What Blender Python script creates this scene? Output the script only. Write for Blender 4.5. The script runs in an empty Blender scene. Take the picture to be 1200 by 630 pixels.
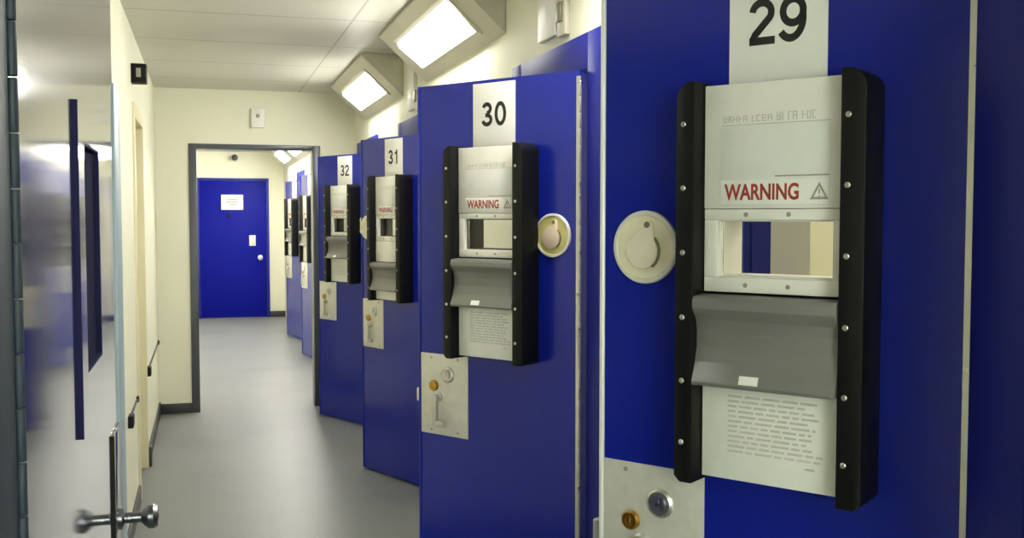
import bpy, bmesh, math, random
from mathutils import Vector, Matrix
random.seed(7)
PI = math.pi
SC = bpy.context.scene
COL = SC.collection

# ------------------------------------------------------------------ materials
def srgb(r, g, b):
    f = lambda c: (c/255/12.92) if c/255 <= .04045 else ((c/255+.055)/1.055)**2.4
    return (f(r), f(g), f(b), 1)

def mat(name, col, rough=.5, metal=0, spec=.5, ior=1.5, coat=0, noise=None, bump=None, rvar=None, emit=None, trans=0):
    m = bpy.data.materials.new(name); m.use_nodes = True
    nt = m.node_tree; b = nt.nodes['Principled BSDF']
    b.inputs['Base Color'].default_value = col
    b.inputs['Roughness'].default_value = rough
    b.inputs['Metallic'].default_value = metal
    b.inputs['Specular IOR Level'].default_value = spec
    b.inputs['IOR'].default_value = ior
    b.inputs['Coat Weight'].default_value = coat
    b.inputs['Coat Roughness'].default_value = .08
    b.inputs['Transmission Weight'].default_value = trans
    if emit:
        b.inputs['Emission Color'].default_value = emit[0]
        b.inputs['Emission Strength'].default_value = emit[1]
    tc = nt.nodes.new('ShaderNodeTexCoord')
    if noise:
        scale, amt = noise
        n = nt.nodes.new('ShaderNodeTexNoise'); n.inputs['Scale'].default_value = scale; n.inputs['Detail'].default_value = 5
        r = nt.nodes.new('ShaderNodeValToRGB')
        r.color_ramp.elements[0].position = .3; r.color_ramp.elements[1].position = .7
        r.color_ramp.elements[0].color = tuple(c*(1-amt) for c in col[:3])+(1,)
        r.color_ramp.elements[1].color = tuple(min(1, c*(1+amt)) for c in col[:3])+(1,)
        nt.links.new(tc.outputs['Object'], n.inputs['Vector'])
        nt.links.new(n.outputs['Fac'], r.inputs['Fac'])
        nt.links.new(r.outputs['Color'], b.inputs['Base Color'])
    if rvar:
        scale, lo, hi = rvar
        n = nt.nodes.new('ShaderNodeTexNoise'); n.inputs['Scale'].default_value = scale; n.inputs['Detail'].default_value = 4
        mr = nt.nodes.new('ShaderNodeMapRange'); mr.inputs['From Min'].default_value = .3; mr.inputs['From Max'].default_value = .7
        mr.inputs['To Min'].default_value = lo; mr.inputs['To Max'].default_value = hi
        nt.links.new(tc.outputs['Object'], n.inputs['Vector'])
        nt.links.new(n.outputs['Fac'], mr.inputs['Value']); nt.links.new(mr.outputs['Result'], b.inputs['Roughness'])
    if bump:
        scale, st = bump
        n = nt.nodes.new('ShaderNodeTexNoise'); n.inputs['Scale'].default_value = scale; n.inputs['Detail'].default_value = 3
        bp = nt.nodes.new('ShaderNodeBump'); bp.inputs['Strength'].default_value = st; bp.inputs['Distance'].default_value = .002
        nt.links.new(tc.outputs['Object'], n.inputs['Vector'])
        nt.links.new(n.outputs['Fac'], bp.inputs['Height']); nt.links.new(bp.outputs['Normal'], b.inputs['Normal'])
    return m

M = {}
BLUE = (.006, .015, .30, 1)
M['blue'] = mat('blue_gloss_paint', BLUE, .2, spec=.45, bump=(9, .03), rvar=(3, .16, .24))
M['leftsteel'] = mat('polished_steel_sheet', (.50, .51, .555, 1), .08, 1, rvar=(2, .06, .1))
M['recess'] = mat('matt_navy_recess', (.003, .004, .035, 1), .9, spec=.1, bump=(20, .05))
M['navy'] = mat('navy_trim_paint', (.004, .005, .06, 1), .6, spec=.2, bump=(20, .05))
M['frameblue'] = mat('blue_frame_paint', (.012, .018, .25, 1), .5, spec=.3, bump=(14, .05))
M['teal'] = mat('dark_teal_paint', srgb(38, 52, 66), .55, bump=(12, .1))
M['wall'] = mat('cream_wall_paint', (.80, .79, .64, 1), .55, noise=(1.5, .02), bump=(60, .08))
M['cream'] = mat('cream_door_paint', (.78, .72, .50, 1), .4, bump=(30, .05))
M['steel'] = mat('brushed_steel', (.62, .62, .60, 1), .32, 1, rvar=(25, .25, .4))
M['alu'] = mat('satin_aluminium_strip', (.86, .87, .86, 1), .4, .25, rvar=(25, .35, .5))  # pale tone stands in for lamplight catching the nearest door's edge strip
M['edgeguard'] = mat('blue_grey_edge_guard', (.32, .40, .46, 1), .45, .3, bump=(30, .05))
M['plate'] = mat('satin_lock_plate', (.70, .69, .63, 1), .42, .3, noise=(30, .06), bump=(80, .05))
M['brass'] = mat('brass', (.55, .33, .06, 1), .28, 1, noise=(60, .2))
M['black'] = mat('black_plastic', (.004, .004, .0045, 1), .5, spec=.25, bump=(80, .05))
M['darkgrey'] = mat('dark_grey_vinyl', (.035, .035, .037, 1), .5, bump=(30, .05))
M['white'] = mat('white_label', (.86, .86, .83, 1), .4, noise=(20, .02))
M['offwhite'] = mat('off_white_plate', (.84, .83, .77, 1), .4, noise=(15, .03))
M['notice'] = mat('pale_grey_notice', (.77, .78, .75, 1), .45, noise=(20, .03))
M['paper'] = mat('laminated_paper', (.84, .85, .79, 1), .35, noise=(12, .03))
M['ink'] = mat('black_ink', (.012, .012, .012, 1), .5, noise=(40, .1))
M['greyink'] = mat('grey_ink', (.36, .34, .29, 1), .5, noise=(40, .1))
M['paleink'] = mat('pale_grey_ink', (.58, .58, .54, 1), .5, noise=(40, .1))
M['red'] = mat('red_ink', (.36, .045, .025, 1), .5, noise=(40, .15))
M['flap'] = mat('grey_painted_flap', (.20, .20, .19, 1), .38, .1, noise=(8, .04), bump=(40, .05))
M['spy'] = mat('cream_spyhole', (.80, .76, .56, 1), .35, noise=(25, .06))
M['spycover'] = mat('cream_spyhole_cover', (.80, .75, .60, 1), .3, noise=(25, .06))
M['spyrim'] = mat('pale_spyhole_rim', (.80, .79, .72, 1), .3, .2, noise=(25, .04))
M['spyolive'] = mat('olive_yellow_spyhole', (.58, .54, .22, 1), .35, noise=(25, .08))
M['spypink'] = mat('pinkish_spyhole_cover', (.78, .62, .50, 1), .3, noise=(25, .06))
M['farblue'] = mat('blue_satin_paint', (.003, .006, .26, 1), .5, spec=.12, bump=(9, .03))
M['darksteel'] = mat('dull_dark_steel', (.20, .20, .22, 1), .3, 1, rvar=(25, .25, .4))
M['frame'] = mat('dark_steel_frame', (.085, .09, .105, 1), .35, .3, bump=(20, .05))
M['lampbody'] = mat('cream_lamp_body', (.60, .57, .46, 1), .45, noise=(6, .03))
M['diffuser'] = mat('lit_diffuser', (.9, .9, .85, 1), .4, emit=((.985, .965, .87, 1), 32.0), noise=(5, .01))
M['diffuserfar'] = mat('lit_diffuser_bright', (.9, .9, .85, 1), .4, emit=((1, .97, .90, 1), 64.0), noise=(5, .01))
M['whiteplastic'] = mat('white_plastic', (.82, .82, .78, 1), .35, noise=(20, .02))
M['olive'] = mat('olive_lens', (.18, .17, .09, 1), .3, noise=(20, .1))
M['glass'] = mat('window_glass', (.96, .97, .96, 1), .02, ior=1.3, trans=1, bump=(3, .01))

# floor: satin grey sheet vinyl, mottled
def floor_mat():
    m = mat('grey_sheet_floor', (.44, .45, .45, 1), .40, spec=.22)
    nt = m.node_tree; b = nt.nodes['Principled BSDF']
    tc = nt.nodes.new('ShaderNodeTexCoord')
    v = nt.nodes.new('ShaderNodeTexNoise'); v.inputs['Scale'].default_value = 90; v.inputs['Detail'].default_value = 6
    w = nt.nodes.new('ShaderNodeTexNoise'); w.inputs['Scale'].default_value = 1.1; w.inputs['Detail'].default_value = 3
    mx = nt.nodes.new('ShaderNodeMath'); mx.operation = 'ADD'
    r = nt.nodes.new('ShaderNodeValToRGB'); r.color_ramp.elements[0].position = .7; r.color_ramp.elements[1].position = 1.3
    r.color_ramp.elements[0].color = (.155, .162, .168, 1); r.color_ramp.elements[1].color = (.205, .213, .216, 1)
    nt.links.new(tc.outputs['Object'], v.inputs['Vector']); nt.links.new(tc.outputs['Object'], w.inputs['Vector'])
    nt.links.new(v.outputs['Fac'], mx.inputs[0]); nt.links.new(w.outputs['Fac'], mx.inputs[1])
    nt.links.new(mx.outputs[0], r.inputs['Fac']); nt.links.new(r.outputs['Color'], b.inputs['Base Color'])
    return m
M['floor'] = floor_mat()

# ceiling: painted metal planks running across, with thin joints
def ceil_mat():
    m = mat('ceiling_panels', (.62, .61, .55, 1), .42)
    nt = m.node_tree; b = nt.nodes['Principled BSDF']
    tc = nt.nodes.new('ShaderNodeTexCoord'); sx = nt.nodes.new('ShaderNodeSeparateXYZ')
    nt.links.new(tc.outputs['Object'], sx.inputs[0])
    def line(out, period, off, half):
        a = nt.nodes.new('ShaderNodeMath'); a.operation = 'ADD'; a.inputs[1].default_value = -off+period*50
        d = nt.nodes.new('ShaderNodeMath'); d.operation = 'MODULO'; d.inputs[1].default_value = period
        g = nt.nodes.new('ShaderNodeMath'); g.operation = 'LESS_THAN'; g.inputs[1].default_value = half
        nt.links.new(out, a.inputs[0]); nt.links.new(a.outputs[0], d.inputs[0]); nt.links.new(d.outputs[0], g.inputs[0])
        return g.outputs[0]
    l1 = line(sx.outputs['Y'], .874, 6.42, .02); l2 = line(sx.outputs['X'], 1.2, .767, .014)
    mx = nt.nodes.new('ShaderNodeMath'); mx.operation = 'MAXIMUM'
    nt.links.new(l1, mx.inputs[0]); nt.links.new(l2, mx.inputs[1])
    mix = nt.nodes.new('ShaderNodeMix'); mix.data_type = 'RGBA'
    mix.inputs['A'].default_value = (.63, .62, .56, 1); mix.inputs['B'].default_value = (.42, .41, .37, 1)
    nt.links.new(mx.outputs[0], mix.inputs['Factor']); nt.links.new(mix.outputs['Result'], b.inputs['Base Color'])
    return m
M['ceil'] = ceil_mat()

# ------------------------------------------------------------------ mesh helpers
class MB:
    def __init__(s): s.bm = bmesh.new()
    def box(s, x0, x1, y0, y1, z0, z1, bev=0):
        t = bmesh.new(); bmesh.ops.create_cube(t, size=1)
        for v in t.verts:
            v.co = Vector(((x0+x1)/2+v.co.x*(x1-x0), (y0+y1)/2+v.co.y*(y1-y0), (z0+z1)/2+v.co.z*(z1-z0)))
        if bev: bmesh.ops.bevel(t, geom=list(t.edges), offset=bev, segments=2, affect='EDGES', profile=.5)
        s._add(t); return s
    def _add(s, t):
        me = bpy.data.meshes.new('tmp'); t.to_mesh(me); t.free(); s.bm.from_mesh(me); bpy.data.meshes.remove(me)
    def prism(s, pts, axis, a, b, bev=0):
        """closed polygon of (p,q) pairs extruded along axis from a to b; x:(y,z) y:(x,z) z:(x,y)"""
        t = bmesh.new()
        mk = {'x': lambda p, q, w: (w, p, q), 'y': lambda p, q, w: (p, w, q), 'z': lambda p, q, w: (p, q, w)}[axis]
        v0 = [t.verts.new(mk(p, q, a)) for p, q in pts]; v1 = [t.verts.new(mk(p, q, b)) for p, q in pts]
        n = len(pts); t.faces.new(v0); t.faces.new(v1[::-1])
        for i in range(n): t.faces.new((v0[i], v1[i], v1[(i+1) % n], v0[(i+1) % n]))
        bmesh.ops.recalc_face_normals(t, faces=t.faces)
        if bev: bmesh.ops.bevel(t, geom=list(t.edges), offset=bev, segments=2, affect='EDGES', profile=.5)
        s._add(t); return s
    def cyl(s, p0, p1, r0, r1=None, seg=28, bev=0):
        p0, p1 = Vector(p0), Vector(p1); r1 = r0 if r1 is None else r1
        t = bmesh.new(); d = p1-p0
        bmesh.ops.create_cone(t, cap_ends=True, segments=seg, radius1=r0, radius2=r1, depth=d.length)
        if bev:
            ed = [e for e in t.edges if abs(e.verts[0].co.z-e.verts[1].co.z) < 1e-6]
            bmesh.ops.bevel(t, geom=ed, offset=bev, segments=2, affect='EDGES', profile=.5)
        bmesh.ops.transform(t, matrix=Matrix.Translation((p0+p1)/2) @ d.to_track_quat('Z', 'Y').to_matrix().to_4x4(), verts=t.verts)
        s._add(t); return s
    def lathe(s, prof, origin, axis, seg=40):
        """prof: list of (r, h) along axis from origin"""
        t = bmesh.new(); rings = []
        for r, h in prof:
            rings.append([t.verts.new((max(r, 1e-5)*math.cos(2*PI*k/seg), max(r, 1e-5)*math.sin(2*PI*k/seg), h)) for k in range(seg)])
        for a, b in zip(rings, rings[1:]):
            for k in range(seg): t.faces.new((a[k], a[(k+1) % seg], b[(k+1) % seg], b[k]))
        bmesh.ops.remove_doubles(t, verts=t.verts, dist=2e-5)
        bmesh.ops.recalc_face_normals(t, faces=t.faces)
        bmesh.ops.transform(t, matrix=Matrix.Translation(Vector(origin)) @ Vector(axis).to_track_quat('Z', 'Y').to_matrix().to_4x4(), verts=t.verts)
        s._add(t); return s
    def build(s, name, m, parent=None, smooth=True):
        me = bpy.data.meshes.new(name); s.bm.to_mesh(me); s.bm.free()
        me.materials.append(M[m] if isinstance(m, str) else m)
        return link(name, me, parent, smooth)

def link(name, me, parent=None, smooth=True):
    if smooth:
        me.shade_smooth() if hasattr(me, 'shade_smooth') else None
        try: me.set_sharp_from_angle(angle=math.radians(32))
        except Exception: pass
    o = bpy.data.objects.new(name, me); COL.objects.link(o)
    if parent is not None: o.parent = parent
    return o

def struct(o): o['kind'] = 'structure'; return o
def tag(o, label, cat, group=None):
    o['label'] = label; o['category'] = cat; o['kind'] = 'thing'
    if group: o['group'] = group
    return o
def thing(name, loc, rotz, label, cat, group=None):
    o = bpy.data.objects.new(name, None); COL.objects.link(o)
    o.empty_display_size = .1; o.location = loc; o.rotation_euler = (0, 0, rotz)
    return tag(o, label, cat, group)
def copy_tree(o, parent=None):
    c = o.copy(); COL.objects.link(c)
    if parent is not None: c.parent = parent
    for ch in list(o.children): copy_tree(ch, c)
    return c

def text_mesh(body, x0, x1, z0, z1, y, ext=.0006, bold=0.0):
    """extruded lettering in the local xz plane facing -y, fitted to the given box"""
    cu = bpy.data.curves.new('lettering', 'FONT'); cu.body = body; cu.extrude = .002; cu.size = 1; cu.offset = bold
    o = bpy.data.objects.new('lettering', cu); COL.objects.link(o)
    dg = bpy.context.evaluated_depsgraph_get(); dg.update()
    me = bpy.data.meshes.new_from_object(o.evaluated_get(dg))
    bpy.data.objects.remove(o); bpy.data.curves.remove(cu)
    xs = [v.co.x for v in me.vertices]; ys = [v.co.y for v in me.vertices]
    ax, bx, ay, by = min(xs), max(xs), min(ys), max(ys)
    for v in me.vertices:
        x, yy, zz = v.co
        v.co = (x0+(x-ax)/(bx-ax)*(x1-x0), y-ext if zz > 0 else y+.0004, z0+(yy-ay)/(by-ay)*(z1-z0))
    return me

def digits(body, x0, x1, z0, z1, y, m, name, parent, wt=.17):
    """grotesque numerals drawn as thick strokes, fitted into a box in the local xz plane"""
    def arc(cx, cy, rx, ry, a, b, n=22): return [(cx+rx*math.cos(math.radians(a+(b-a)*k/n)), cy+ry*math.sin(math.radians(a+(b-a)*k/n))) for k in range(n+1)]
    h = wt/2
    G = {'0': [arc(.34, .5, .34-h, .5-h, 90, 450, 36)],
         '1': [[(.40, 0), (.40, 1)], [(.40, .86), (.30, .78), (.14, .74)]],
         '2': [arc(.34, .70, .33-h, .30-h, 175, -35, 20)+[(.16, .22), (h, h)], [(h*.2, h), (.68, h)]],
         '3': [arc(.33, .735, .30-h, .265-h, 165, -90, 20), [(.33, .53-h+.02), (.24, .53-h+.02)], arc(.33, .275, .33-h, .275-h, 90, -170, 24)],
         '9': [arc(.34, .66, .34-h, .34-h, 0, 360, 36), arc(.28, .50, .40-h, .50-h, 12, -140, 24)]}
    mb = bmesh.new()
    W_ = .68+.80
    def P(p, i): return (x0+(p[0]+.80*i)/W_*(x1-x0), z0+p[1]*(z1-z0))
    sc = (z1-z0)
    for i, ch in enumerate(body):
        for st in G[ch]:
            L, Rr = [], []
            for k, p in enumerate(st):
                a = st[max(k-1, 0)]; b = st[min(k+1, len(st)-1)]
                if len(st) > 24 and ch in '09' and math.dist(st[0], st[-1]) < 1e-6:
                    a = st[k-1] if k > 0 else st[-2]; b = st[k+1] if k < len(st)-1 else st[1]
                d = Vector((b[0]-a[0], b[1]-a[1])).normalized(); nx, ny = -d.y*h, d.x*h
                L.append(P((p[0]+nx, p[1]+ny), i)); Rr.append(P((p[0]-nx, p[1]-ny), i))
            vl = [(mb.verts.new((q[0], y-.0007, q[1])), mb.verts.new((w[0], y-.0007, w[1]))) for q, w in zip(L, Rr)]
            vb = [(mb.verts.new((q[0], y+.0004, q[1])), mb.verts.new((w[0], y+.0004, w[1]))) for q, w in zip(L, Rr)]
            for k in range(len(vl)-1):
                mb.faces.new((vl[k][0], vl[k+1][0], vl[k+1][1], vl[k][1]))
                mb.faces.new((vl[k][0], vb[k][0], vb[k+1][0], vl[k+1][0])); mb.faces.new((vl[k][1], vl[k+1][1], vb[k+1][1], vb[k][1]))
            for e in (0, -1): mb.faces.new((vl[e][0], vl[e][1], vb[e][1], vb[e][0]))
    bmesh.ops.recalc_face_normals(mb, faces=mb.faces)
    me = bpy.data.meshes.new(name); mb.to_mesh(me); mb.free(); me.materials.append(M[m])
    return link(name, me, parent, False)

def text(body, x0, x1, z0, z1, y, m, name, parent, bold=0.0):
    me = text_mesh(body, x0, x1, z0, z1, y, bold=bold); me.materials.append(M[m])
    return link(name, me, parent, False)

# ------------------------------------------------------------------ the setting
XL, XR, YE, YF, ZC, YB = -.3775, 1.2425, 8.82, 17.09, 2.658, -3.2
XC = 3.3                                   # back wall of the cells
XFR = 1.2245                               # face of the cell door frames
WT = .16
struct(MB().box(XL-.3, XC+.1, YB-.2, YF+.2, -.1, 0).build('floor', 'floor'))
struct(MB().box(XL-.3, XC+.1, YB-.2, YF+.2, ZC, ZC+.1).build('ceiling', 'ceil'))

W = .7382
# free edge x, y, opening angle, number, spyhole offset, hatch shift
DOORS = [
    dict(n='29', F=(.80486, 2.02261), t=.6258, spy=.105, sh=0.0),
    dict(n='30', F=(.77928, 3.8282), t=.6120, spy=.626, sh=-.018),
    dict(n='31', F=(.95772, 6.51962), t=.4084, spy=.067, sh=-.018),
    dict(n='32', F=(.88161, 8.38689), t=.4779, spy=.626, sh=-.012),
    dict(n='', F=(1.08, 12.2), t=.19, spy=.105, sh=0),
    dict(n='', F=(1.067, 14.3), t=.21, spy=.105, sh=0),
]
for d in DOORS:
    d['H'] = (d['F'][0]+W*math.sin(d['t']), d['F'][1]-W*math.cos(d['t']))
    d['o0'] = d['H'][1]-.004; d['o1'] = d['o0']+W+.012

# right wall with the cell openings
ZO = 2.10
wb = MB(); y = YB-.2
for d in DOORS:
    wb.box(XR, XR+WT, y, d['o0'], 0, ZC); wb.box(XR, XR+WT, d['o0'], d['o1'], ZO+.01, ZC); y = d['o1']
wb.box(XR, XR+WT, y, YF+.2, 0, ZC)
struct(wb.build('wall_right', 'wall', smooth=False))
# left wall with a recessed doorway
LD0, LD1, LDZ = 6.15, 6.95, 2.2
wl = MB().box(XL-.2, XL, YB-.2, LD0, 0, ZC).box(XL-.2, XL, LD1, YF+.2, 0, ZC).box(XL-.2, XL, LD0, LD1, LDZ, ZC)
struct(wl.build('wall_left', 'wall', smooth=False))
struct(MB().box(XL-.3, XC+.1, YF, YF+.2, 0, ZC).build('wall_far', 'wall', smooth=False))
struct(MB().box(XL-.3, XC+.1, YB-.2, YB, 0, ZC).build('wall_back', 'wall', smooth=False))
# cross wall with the open doorway at the end of the first stretch
FO0, FO1, FI0, FI1, FZ0, FZ1 = -.120, .944, -.056, .88, 2.212, 2.175
struct(MB().box(XL, FO0, YE, YE+.16, 0, ZC).box(FO1, XR, YE, YE+.16, 0, ZC).box(FO0, FO1, YE, YE+.16, FZ0, ZC).build('wall_end', 'wall', smooth=False))
fr = MB().box(FO0, FI0, YE-.015, YE+.175, 0, FZ0, .003).box(FI1, FO1, YE-.015, YE+.175, 0, FZ0, .003).box(FI0, FI1, YE-.015, YE+.175, FZ1, FZ0, .003)
struct(fr.build('trim_1', 'frame'))
# near cross wall the camera looks through
NY0, NY1, NX0, NX1 = .93, 1.075, -.20, 1.09
struct(MB().box(XL, NX0, NY0, NY1, 0, ZC).box(NX1, XR, NY0, NY1, 0, ZC).box(NX0, NX1, NY0, NY1, 2.2, ZC).build('wall_near', 'wall', smooth=False))
struct(MB().box(NX0, NX0+.022, NY0-.01, NY1+.012, 0, 2.2, .002).box(NX1-.03, NX1, NY0-.01, NY1+.012, 0, 2.2, .002).box(NX0+.022, NX1-.03, NY0-.01, NY1+.012, 2.15, 2.2, .002).build('trim_2', 'teal'))
# cell rooms behind the right wall
struct(MB().box(XC, XC+.1, YB, YF, 0, ZC).build('wall_cell_rear', 'wall', smooth=False))
pw = MB()
for yy in (.9, 2.75, 4.95, 7.2, 8.85, 10.8, 13.0, 15.2): pw.box(XR+WT, XC, yy, yy+.1, 0, ZC)
struct(pw.build('wall_cell_divider', 'wall', smooth=False))
# cell door frames in blue steel, lining each opening
for i, d in enumerate(DOORS):
    a, b = d['o0'], d['o1']
    f = MB()
    f.box(XFR, XR+.0, a-.125, a, 0, ZO+.122, .003).box(XFR, XR+.0, b, b+.12, 0, ZO+.122, .003).box(XFR, XR+.0, a, b, ZO, ZO+.122, .003)
    f.box(XR, XR+.05, b-.004, b, 0, ZO).box(XR, XR+.05, a, b, ZO, ZO+.01)
    struct(f.build('trim_%d' % (i+3), 'frameblue'))
# skirtings
struct(MB().box(XL, FO0, YE-.016, YE, 0, .082, .003).build('baseboard_end', 'darkgrey'))
struct(MB().box(XL, XL+.014, LD1+.06, YE-.016, 0, .10, .003).box(XL, XL+.014, NY1, LD0-.06, 0, .10, .003).box(XL, XL+.03, LD1+.0, LD1+.06, 0, .13, .004).build('baseboard_left', 'darkgrey'))
struct(MB().box(XL, -.10, YF-.016, YF, 0, .09, .003).box(.985, XR, YF-.016, YF, 0, .09, .003).build('baseboard_far', 'darkgrey'))
# cream doorway in the left wall
dl = MB().box(XL-.12, XL-.08, LD0+.03, LD1-.03, .01, LDZ-.03, .003).build('door_1', 'cream'); struct(dl)
struct(MB().box(XL-.12, XL+.012, LD0-.05, LD0+.03, 0, LDZ+.05, .004).box(XL-.12, XL+.012, LD1-.03, LD1+.0, 0, LDZ+.05, .004).box(XL-.12, XL+.012, LD0+.03, LD1-.03, LDZ-.03, LDZ+.05, .004).build('trim_9', 'cream'))

# ------------------------------------------------------------------ cell doors
CACHE = {}
def make_cell_door(dd, label, group):
    hx, hy = dd['H']; t = dd['t']
    root = thing('cell_door', (hx, hy, 0), math.atan2(-math.cos(t), math.sin(t)), label, 'door', group)
    U = lambda u: u-W                        # u is measured from the free edge towards the hinge
    S = dd['sh']; V = lambda u: u-W+S
    HT = 2.0965
    def part(key, name, m, fn, parent=root, smooth=True):
        if key in CACHE:
            return link(name, CACHE[key], parent, False)
        mb = MB(); fn(mb); o = mb.build(name, m, parent, smooth); CACHE[key] = o.data; return o
    tagk = '%.3f' % S
    # leaf with a see-through hatch opening
    wu0, wu1, wz0, wz1 = .291, .514, 1.494, 1.602
    def leaf(mb):
        u0, u1 = U(.004), U(W-.004); a, b = V(wu0), V(wu1)
        mb.box(u0, a, 0, .05, .012, HT).box(b, u1, 0, .05, .012, HT).box(a, b, 0, .05, .012, wz0).box(a, b, 0, .05, wz1, HT)
    part('leaf'+tagk, 'leaf', 'blue', leaf, smooth=False)
    part('edge'+str(dd['n'] == '29'), 'edge_strip', 'alu' if dd['n'] == '29' else 'blue', lambda mb: mb.prism([(U(-.003)+.006*math.cos(a)*(-1)+.004, -.001-.005*math.sin(a)) for a in [PI*k/10 for k in range(11)]]+[(U(.009), .05), (U(-.003), .05)], 'z', .012, HT))  # nearest door's strip is coloured pale as if lamplit, the others stay blue
    def hinge(mb):
        z = .03
        while z < HT-.05:
            mb.cyl((U(W), -.004, z), (U(W), -.004, min(z+.052, HT-.01)), .0052, seg=16, bev=.001); z += .0535
        mb.box(U(W-.016), U(W), -.003, .0, .03, HT-.02)
    part('hinge', 'hinge', 'steel', hinge)
    # number plate
    npl = part('np'+tagk, 'number_plate', 'white', lambda mb: mb.box(V(.287), V(.480), -.0018, .0002, 1.84, 2.085, .0004))
    if dd['n']:
        digits(dd['n'], V(.327), V(.440), 1.931, 2.017, -.0018, 'ink', 'number', npl)
    # hatch backing, black side rails
    part('hb'+tagk, 'hatch_surround', 'black', lambda mb: mb.box(V(.232), V(wu0), -.040, 0, 1.108, 1.852, .002).box(V(wu1), V(.565), -.040, 0, 1.108, 1.852, .002)
         .box(V(wu0), V(wu1), -.040, 0, 1.108, wz0, .001).box(V(wu0), V(wu1), -.040, 0, wz1, 1.852, .001))
    def rail(side):
        def fn(mb):
            r = .034; ui, uo = (.262, .224) if side < 0 else (.540, .584)
            s = -1 if side < 0 else 1
            z0, z1 = 1.100, 1.862
            pts = [(V(ui), z0), (V(uo-s*.012), z0), (V(uo), z0+.012)]
            for k in range(9):
                a = PI/2*k/8; pts.append((V(uo-s*r+s*r*math.cos(a)), z1-r+r*math.sin(a)))
            pts.append((V(ui), z1))
            mb.prism(pts, 'y', -.096, 0, .0025)
        return fn
    for s_, us in ((-1, .240), (1, .5535)):
        rl = part('rail%d' % s_+tagk, 'hatch_rail', 'black', rail(s_))
        for zz in (1.782, 1.662, 1.540, 1.417, 1.296, 1.178):
            part('scr%d%.2f' % (s_, zz)+tagk, 'screw', 'steel', lambda mb: mb.lathe([(.0052, 0), (.0052, .0012), (.0035, .0024), (.0014, .0024), (.0012, .0012), (0, .0012)], (V(us), -.0955, zz), (0, -1, 0), 16), rl)
    # upper white hatch plate with notice and warning
    up = part('up'+tagk, 'hatch_plate', 'offwhite', lambda mb: mb.box(V(.264), V(.538), -.056, -.04, 1.623, 1.855, .002))
    part('not'+tagk, 'notice_label', 'notice', lambda mb: mb.box(V(.297), V(.509), -.0572, -.0555, 1.628, 1.776, .0004), up)
    def faint(mb):
        rnd = random.Random(3); u = .303
        for k in range(19):
            if k in (5, 10, 15): u += .006; continue
            w_ = rnd.uniform(.0062, .0088); t_ = .0017; y0, y1 = -.0567, -.0555
            za, zb = 1.783, 1.795+(.003 if k > 9 else 0)
            mb.box(V(u), V(u+t_), y0, y1, za, zb)
            if rnd.random() < .6: mb.box(V(u+w_-t_), V(u+w_), y0, y1, za, zb)
            for zz in (za, (za+zb)/2-.0008, zb-t_):
                if rnd.random() < .6: mb.box(V(u), V(u+w_), y0, y1, zz, zz+t_)
            u += w_+.0028
        mb.box(V(.300), V(.508), -.0566, -.0555, 1.7772, 1.7792)
    part('fai'+tagk, 'faint_lettering', 'paleink', faint, up)
    wl_ = part('wlab'+tagk, 'warning_strip', 'white', lambda mb: mb.box(V(.299), V(.507), -.0580, -.0570, 1.631, 1.676, .0003), up)
    tx = text('WARNING', V(.307), V(.452), 1.6385, 1.669, -.058, 'red', 'warning_lettering', up, bold=.025)
    def tri(mb):
        c, z, r = V(.490), 1.6505, .019
        o = [(c, z+r), (c+r*.9, z-r*.62), (c-r*.9, z-r*.62)]; q = .62
        i = [(c, z+r*q), (c+r*.9*q, z-r*.62*q), (c-r*.9*q, z-r*.62*q)]
        for k in range(3):
            a, b = k, (k+1) % 3; mb.prism([o[a], o[b], i[b], i[a]], 'y', -.0588, -.0578)
        mb.box(c-.0012, c+.0012, -.0588, -.0578, z-.002, z+.007).box(c-.0012, c+.0012, -.0588, -.0578, z-.007, z-.0045)
        mb.box(V(.407), V(.507), -.0588, -.0569, 1.681, 1.6835)
    part('tri'+tagk, 'warning_symbol', 'greyink', tri, up)
    # viewing window
    def wfr(mb):
        a, b, c, e = V(.264), V(.538), 1.466, 1.622
        mb.box(a, b, -.054, -.038, wz1, e, .0015).box(a, b, -.054, -.038, c, wz0, .0015)
        mb.box(a, V(wu0), -.054, -.038, wz0, wz1, .0015).box(V(wu1), b, -.054, -.038, wz0, wz1, .0015)
    wf = part('wf'+tagk, 'viewing_window', 'offwhite', wfr)
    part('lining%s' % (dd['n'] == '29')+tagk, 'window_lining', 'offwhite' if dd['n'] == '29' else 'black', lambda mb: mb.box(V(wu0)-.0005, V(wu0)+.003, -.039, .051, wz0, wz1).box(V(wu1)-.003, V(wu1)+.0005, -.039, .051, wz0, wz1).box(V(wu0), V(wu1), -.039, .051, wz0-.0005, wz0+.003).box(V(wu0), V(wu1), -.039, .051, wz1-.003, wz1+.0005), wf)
    part('pane'+tagk, 'pane', 'glass', lambda mb: mb.box(V(wu0+.003), V(wu1-.003), -.036, -.030, wz0+.003, wz1-.003), wf)
    for us in (.349, .432):
        for zz in (1.612, 1.480):
            part('ws%.2f%.2f' % (us, zz)+tagk, 'screw', 'greyink', lambda mb: mb.lathe([(.0045, 0), (.0045, .001), (.002, .0018), (0, .0018)], (V(us), -.0535, zz), (0, -1, 0), 14), wf)
    # folded grey flap; on door 31 it hangs lower
    low = -.125 if dd['n'] == '31' else 0
    def flap(mb):
        prof = [(-.058, 1.462), (-.096, 1.459), (-.101, 1.452), (-.101, 1.436), (-.096, 1.428), (-.086, 1.415), (-.081, 1.395), (-.081, 1.365), (-.088, 1.335), (-.097, 1.312), (-.103, 1.298), (-.100, 1.291), (-.090, 1.291), (-.070, 1.36), (-.058, 1.40)]
        mb.prism([(y_, z_+low) for y_, z_ in prof], 'x', V(.2635), V(.5385), .0012)
        mb.box(V(.355), V(.415), -.0835, -.080, 1.386+low, 1.389+low)
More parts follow.
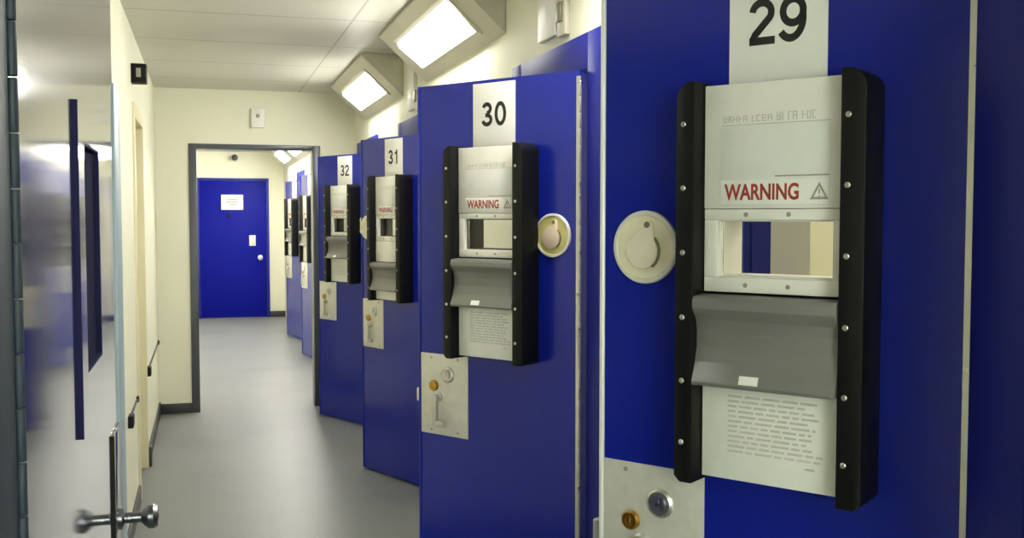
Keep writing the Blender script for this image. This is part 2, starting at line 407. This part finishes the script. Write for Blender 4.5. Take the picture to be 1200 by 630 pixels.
    fl = part('flap%.2f' % low+tagk, 'hatch_flap', 'flap', flap)
    def sticker(mb):
        mb.prism([(-.0975, 1.316), (-.1030, 1.3005), (-.1042, 1.301), (-.0988, 1.3165)], 'x', V(.360), V(.397))
    if dd['n'] != '31': part('stk'+tagk, 'sticker', 'white', sticker, fl)
    # instruction sheet
    if low: part('low'+tagk, 'slot_plate', 'offwhite', lambda mb: mb.box(V(.264), V(.538), -.056, -.039, 1.34, 1.464, .002))
    sh = part('sheet'+tagk, 'instruction_sheet', 'paper', lambda mb: mb.box(V(.264), V(.538), -.056, -.039, 1.110, 1.32 if not low else 1.20, .0015))
    if not low:
        def lines(mb):
            rnd = random.Random(5); z = 1.268
            while z > 1.160:
                u = .318
                end = rnd.uniform(.47, .505)
                while u < end:
                    w_ = rnd.uniform(.012, .035); mb.box(V(u), V(min(u+w_, end)), -.0568, -.0555, z, z+.0042); u += w_+.005
                z -= .0095
            mb.box(V(.470), V(.488), -.0568, -.0555, 1.149, 1.153)
        part('lines'+tagk, 'small_print', 'paleink', lines, sh)
    # spyhole with swinging cover
    def spy(mb):
        mb.lathe([(.0745, 0), (.0745, .004), (.072, .0065), (.066, .0068), (.064, .0048), (0, .0048)], (0, 0, 0), (0, -1, 0), 48)
    v30 = dd['n'] == '30'
    sp = part('spy%d' % v30, 'spyhole_plate', 'spyolive' if v30 else 'spy', spy); sp.location = (U(dd['spy']), 0, 1.546)
    part('spyrim', 'rim', 'spyrim', lambda mb: mb.lathe([(.0750, 0), (.0752, .0045), (.073, .007), (.0665, .0073), (.0655, .005), (.0655, 0)], (0, 0, 0), (0, -1, 0), 48), sp)
    def cover(mb):
        pts = []
        cx, cz, R = -.004, -.008, .036; tx_, tz = .010, .048
        n = 28
        for k in range(n+1):
            a = math.radians(35-250*k/n); pts.append((cx+R*math.cos(a), cz+R*math.sin(a)))
        pts += [(tx_-.010, tz-.004), (tx_-.006, tz+.006), (tx_+.004, tz+.007), (tx_+.010, tz)]
        mb.prism(pts, 'y', -.0105, -.004, .0012)
    cv = part('spycover%d' % v30, 'spyhole_cover', 'spypink' if v30 else 'spycover', cover, sp)
    part('spyshadow', 'cover_rim', 'olive', lambda mb: [mb.prism([(-.004+.0365*math.cos(a), -.008+.0365*math.sin(a)), (-.004+.0365*math.cos(b), -.008+.0365*math.sin(b)), (-.004+.0405*math.cos(b), -.008+.0405*math.sin(b)), (-.004+.0405*math.cos(a), -.008+.0405*math.sin(a))], 'y', -.0098, -.004) for a, b in [(math.radians(-55+8*k), math.radians(-47+8*k)) for k in range(13)]], sp)  # olive crescent beside the cover stands in for its shadow
    part('spypin', 'pivot_pin', 'olive', lambda mb: mb.lathe([(.0065, 0), (.0065, .002), (.004, .004), (0, .004)], (.008, -.0095, .046), (0, -1, 0), 16), sp)
    # lock plate
    lp = part('lp', 'lock_plate', 'plate', lambda mb: mb.box(U(.008), U(.243), -.003, 0, .792, 1.097, .0012))
    for us, zz in ((.061, 1.081), (.194, 1.081), (.061, .808), (.194, .808)):
        part('lps%.2f%.2f' % (us, zz), 'screw', 'greyink', lambda mb: mb.lathe([(.0048, 0), (.0048, .0008), (.002, .0014), (0, .0014)], (U(us), -.003, zz), (0, -1, 0), 14), lp)
    part('cyl', 'key_cylinder', 'steel', lambda mb: mb.lathe([(.030, 0), (.030, .005), (.025, .009), (.020, .009), (.018, .006), (.016, .012), (.004, .012), (.003, .006), (0, .006)], (U(.145), -.003, 1.022), (0, -1, 0), 32).box(U(.143), U(.147), -.0158, -.012, 1.012, 1.032), lp)
    part('bcyl', 'brass_key_cylinder', 'brass', lambda mb: mb.lathe([(.020, 0), (.020, .008), (.017, .012), (.010, .012), (.009, .010), (0, .010)], (U(.077), -.003, .976), (0, -1, 0), 28).box(U(.075), U(.079), -.0155, -.012, .966, .986), lp)
    def lever(mb):
        mb.lathe([(.017, 0), (.017, .006), (.012, .009), (.009, .03), (0, .03)], (U(.100), -.003, .935), (0, -1, 0), 24)
        mb.box(U(.090), U(.112), -.034, -.018, .838, .948, .005).box(U(.090), U(.148), -.034, -.018, .826, .850, .005)
    part('lever', 'lever_handle', 'steel', lever, lp)
    part('bolt', 'latch_bolt', 'steel', lambda mb: mb.box(U(-.030), U(.02), .012, .030, .905, .955, .003))
    return root

GC = 'blue cell doors along the right wall'
labels = [
    'blue cell door numbered 29, nearest, with black railed hatch and WARNING notice',
    'blue cell door numbered 30 with a round cream spyhole right of its hatch',
    'blue cell door numbered 31 with its grey hatch flap hanging low',
    'blue cell door numbered 32, last before the framed doorway at the corridor end',
    'blue cell door just inside the dark framed doorway, nearer of the two beyond it',
    'blue cell door deep beyond the dark framed doorway, beside the far white wall',
]
for d, lb in zip(DOORS, labels): make_cell_door(d, lb, GC)

# ------------------------------------------------------------------ corner lights
def make_light():
    r = thing('corner_light', (0, 0, 0), 0, 'x', 'light', 'wedge shaped corner lights')
    h = .83
    MB().prism([(.985, ZC), (.972, ZC-.012), (.975, ZC-.022), (XR-.022, 2.408), (XR, 2.388), (XR, ZC)], 'y', -h, h, .003).build('housing', 'lampbody', r)
    P = lambda t: Vector((.975+(XR-.022-.975)*t, 0, ZC-.022+(2.408-ZC+.022)*t))
    n = Vector((-.69, 0, -.72)).normalized()
    def slab(t0, t1, y0, y1, th):
        a, b = P(t0), P(t1)
        return [(a.x, a.z), (b.x, b.z), (b.x+n.x*th, b.z+n.z*th), (a.x+n.x*th, a.z+n.z*th)], 'y', y0, y1
    f = MB()
    f.prism(*slab(.20, .27, -.62, .62, .012)).prism(*slab(.84, .91, -.62, .62, .012)).prism(*slab(.27, .84, -.62, -.585, .012)).prism(*slab(.27, .84, .585, .62, .012))
    f.build('bezel', 'lampbody', r)
    a, b = P(.27), P(.84)
    MB().prism([(a.x, a.z), (b.x, b.z), (b.x+n.x*.010, b.z+n.z*.010), (a.x+n.x*.022+(b.x-a.x)*.1, a.z+n.z*.022+(b.z-a.z)*.1), (a.x+n.x*.010, a.z+n.z*.010)], 'y', -.585, .585, .002).build('diffuser', 'diffuser', r)
    return r
L0 = make_light()
FAR_DIFF = [c for c in L0.children if c.name.startswith('diffuser')][0].data.copy(); FAR_DIFF.materials[0] = M['diffuserfar']
lights = [(2.70, 'lit corner light over the two nearest cell doors'), (5.07, 'large bright corner light above and left of cell door 30, nearest one in view'),
          (7.43, 'small bright corner light above cell door 31, second one in view'),
          (9.95, 'bright corner light just beyond the dark framed doorway'), (11.8, 'bright corner light beyond the doorway, second of that stretch'),
          (13.6, 'bright corner light beyond the doorway, third of that stretch'), (15.4, 'bright corner light beyond the doorway, next to the far wall'),
          (-1.3, 'lit corner light in the lobby before the near doorway')]
for i, (yy, lb) in enumerate(lights):
    o = L0 if i == 0 else copy_tree(L0)
    o.location = (0, yy, 0); o['label'] = lb
    if yy > 9:
        for ch in o.children:
            if ch.name.startswith('diffuser'):
                ch.data = FAR_DIFF

# ------------------------------------------------------------------ call indicators above the frames
def make_call():
    r = thing('call_indicator', (0, 0, 0), 0, 'x', 'indicator', 'call indicators above the cell doors')
    MB().box(XR-.022, XR, .10, .30, 2.265, 2.62, .004).build('cover_box', 'whiteplastic', r)
    MB().box(XR-.020, XR, 0, .085, 2.252, 2.385, .004).build('lens_housing', 'lampbody', r)
    MB().box(XR-.032, XR-.018, .02, .065, 2.30, 2.37, .004).build('lens', 'olive', r)
    return r
c0 = make_call(); c0.location = (0, 3.44, 0); c0['label'] = 'white wall box with a small olive lens above the frame of cell door 30'
c1 = copy_tree(c0); c1.location = (0, 6.05, 0); c1['label'] = 'white wall box with a small olive lens above cell door 31, under the lights'

# ------------------------------------------------------------------ near door folded back along the left side
DX, DY0, DY1 = -.18, 1.092, 2.285
nd = thing('corridor_door', (DX, DY0, 0), 0, 'polished steel corridor door folded back on the left, reflecting the corridor', 'door')
wy0, wy1, wz0, wz1 = 1.70, 1.93, 1.366, 1.722
def lbox(mb, x0, x1, y0, y1, z0, z1, bev=0): return mb.box(x0, x1, y0-DY0, y1-DY0, z0, z1, bev)
mb = MB()
lbox(mb, -.05, 0, DY0+.006, wy0, .012, 2.16); lbox(mb, -.05, 0, wy1, DY1, .012, 2.16)
lbox(mb, -.05, 0, wy0, wy1, .012, wz0); lbox(mb, -.05, 0, wy0, wy1, wz1, 2.16)
leaf = mb.build('leaf', 'leftsteel', nd, False)
mb = MB()
lbox(mb, 0, .0045, 1.6145, wy0, 1.283, 1.775); lbox(mb, 0, .0045, wy1, 2.075, 1.283, 1.775)
lbox(mb, 0, .0045, wy0, wy1, 1.283, wz0); lbox(mb, 0, .0045, wy0, wy1, wz1, 1.775)
vp = mb.build('vision_panel', 'leftsteel', nd, False)
mb = MB(); lbox(mb, 0, .006, 1.610, 1.6145, 1.281, 1.777); mb.build('panel_trim', 'navy', vp)
mb = MB(); lbox(mb, -.012, .004, wy0+.0, wy0+.004, wz0, wz1); lbox(mb, -.012, .004, wy1-.004, wy1, wz0, wz1); lbox(mb, -.012, .004, wy0, wy1, wz0, wz0+.004); lbox(mb, -.012, .004, wy0, wy1, wz1-.004, wz1); mb.build('recess_lining', 'navy', vp)
mb = MB(); lbox(mb, -.012, -.004, wy0-.002, wy1+.002, wz0-.002, wz1+.002); mb.build('pane', 'recess', vp)
mb = MB(); lbox(mb, -.05, .004, DY1, 2.43, .012, 1.885, .003); mb.build('edge_guard', 'edgeguard', nd)
mb = MB(); z = .03
while z < 2.1: mb.cyl((.004, 0, z), (.004, 0, z+.052), .0055, seg=16, bev=.001); z += .0535
mb.build('hinge', 'teal', nd)
mb = MB(); lbox(mb, 0, .0045, 2.13, 2.284, .84, 1.178, .001); lk = mb.build('lock_plate', 'leftsteel', nd)
mb = MB(); lbox(mb, 0, .0048, 2.124, 2.130, .838, 1.180); mb.build('plate_edge', 'black', lk)
MB().lathe([(.022, 0), (.022, .006), (.011, .010), (.011, .042), (.016, .046), (.0245, .056), (.0255, .066), (.021, .074), (0, .077)], (.0045, 2.215-DY0, .992), (1, 0, 0), 28).build('knob', 'darksteel', lk)

# ------------------------------------------------------------------ small fittings
s = thing('speaker_box', (XL-.003, 6.10, 2.40), 0, 'small black box high on the left wall near the ceiling', 'speaker')
MB().box(0, .085, -.05, .05, -.05, .055, .006).build('casing', 'black', s)
MB().box(.03, .055, -.055, -.049, -.02, .03, .002).build('grille', 'greyink', s)
MB().box(0, .02, .05, .08, -.03, .03, .003).build('bracket', 'black', s)

def make_rail(y0, y1, label):
    r = thing('wall_rail', (XL, y0, 0), 0, label, 'rail', 'thin rails low on the left wall')
    L = y1-y0
    MB().box(.0, .010, .05, L, .596, .606, .002).build('bar', 'darkgrey', r)
    MB().box(.0, .026, 0, .10, .565, .625, .004).build('end_block', 'black', r)
    MB().box(.0, .014, L-.02, L+.03, .585, .615, .003).build('end_cap', 'black', r)
    return r
make_rail(5.36, 6.02, 'thin dark rail low on the left wall with a black end block, nearer one')
make_rail(7.10, 8.72, 'thin dark rail low on the left wall running to the corner, farther one')

d = thing('wall_sensor', (.435, YE+.003, 2.35), 0, 'small white wall box centred above the dark framed doorway', 'sensor')
MB().box(-.055, .055, -.035, 0, 0, .160, .006).build('casing', 'whiteplastic', d)
MB().lathe([(.016, 0), (.016, .004), (.008, .012), (0, .013)], (.0, -.035, .098), (0, -1, 0), 20).build('lens', 'greyink', d)

fd = thing('far_door', (.44, YF-.03, 0), 0, 'blue door with a white sign closing the far end of the corridor', 'door')
MB().box(-.515, .515, 0, .03, .008, 2.19, .003).build('leaf', 'farblue', fd)
MB().box(-.56, -.518, -.012, .03, 0, 2.24, .003).box(.518, .56, -.012, .03, 0, 2.24, .003).box(-.518, .518, -.012, .03, 2.194, 2.24, .003).build('door_frame', 'frameblue', fd)
sg = MB().box(-.183, .157, -.006, 0, 1.735, 1.975, .001).build('sign', 'white', fd)
mb = MB()
for zz, a, b in ((1.885, -.09, .07), (1.845, -.10, .08), (1.805, -.05, .04)): mb.box(a, b, -.0072, -.0058, zz, zz+.022)
mb.build('sign_lettering', 'greyink', sg)
MB().box(-.09, -.05, -.02, 0, 1.615, 1.675, .004).build('spyhole', 'black', fd)
MB().box(.245, .345, -.006, 0, 1.155, 1.325, .002).build('lock_plate', 'plate', fd)
MB().lathe([(.042, 0), (.042, .006), (.014, .01), (.014, .05), (.034, .058), (.034, .078), (0, .084)], (.415, 0, .965), (0, -1, 0), 24).build('knob', 'steel', fd)

cm = thing('security_camera', (.476, YF, 2.47), 0, 'small dark camera high above the far blue door', 'camera')
MB().box(-.03, .03, -.03, 0, .03, .15, .004).build('bracket', 'whiteplastic', cm)
MB().cyl((0, -.16, .085), (0, -.02, .105), .045, seg=20, bev=.004).build('casing', 'darkgrey', cm)

# ------------------------------------------------------------------ lamps in the cells and an added lobby fill
def area(name, loc, sx, sy, power, col):
    l = bpy.data.lights.new(name, 'AREA'); l.shape = 'RECTANGLE'; l.size = sx; l.size_y = sy; l.energy = power; l.color = col
    o = bpy.data.objects.new(name, l); COL.objects.link(o); o.location = loc; return o
for yy in (1.9, 3.9, 6.1, 8.1): area('cell_lamp', (2.4, yy, ZC-.02), 00.9, .3, 17, (1, .93, .70))

lw = area('lobby_window_light', (.35, YB+.15, 1.75), 1.2, 1.5, 95, (.80, .90, 1)); lw.rotation_euler = (PI/2, 0, PI)  # added fill behind the camera to brighten the cell doors; no window is built
w = bpy.data.worlds.new('world'); SC.world = w; w.use_nodes = True
w.node_tree.nodes['Background'].inputs['Color'].default_value = (.02, .02, .02, 1)

# ------------------------------------------------------------------ camera
cam = bpy.data.cameras.new('camera'); co = bpy.data.objects.new('camera', cam); COL.objects.link(co)
cam.sensor_width = 36; cam.lens = 36*1202.748/1200; cam.clip_start = .02
co.location = (0, 0, 1.606)
co.rotation_euler = (PI/2-.0498, 0, -.2907)
SC.camera = co
SC.view_settings.view_transform = 'Standard'; SC.view_settings.look = 'None'
SC.view_settings.gamma = 1; SC.view_settings.use_curve_mapping = False
SC.view_settings.exposure = .12
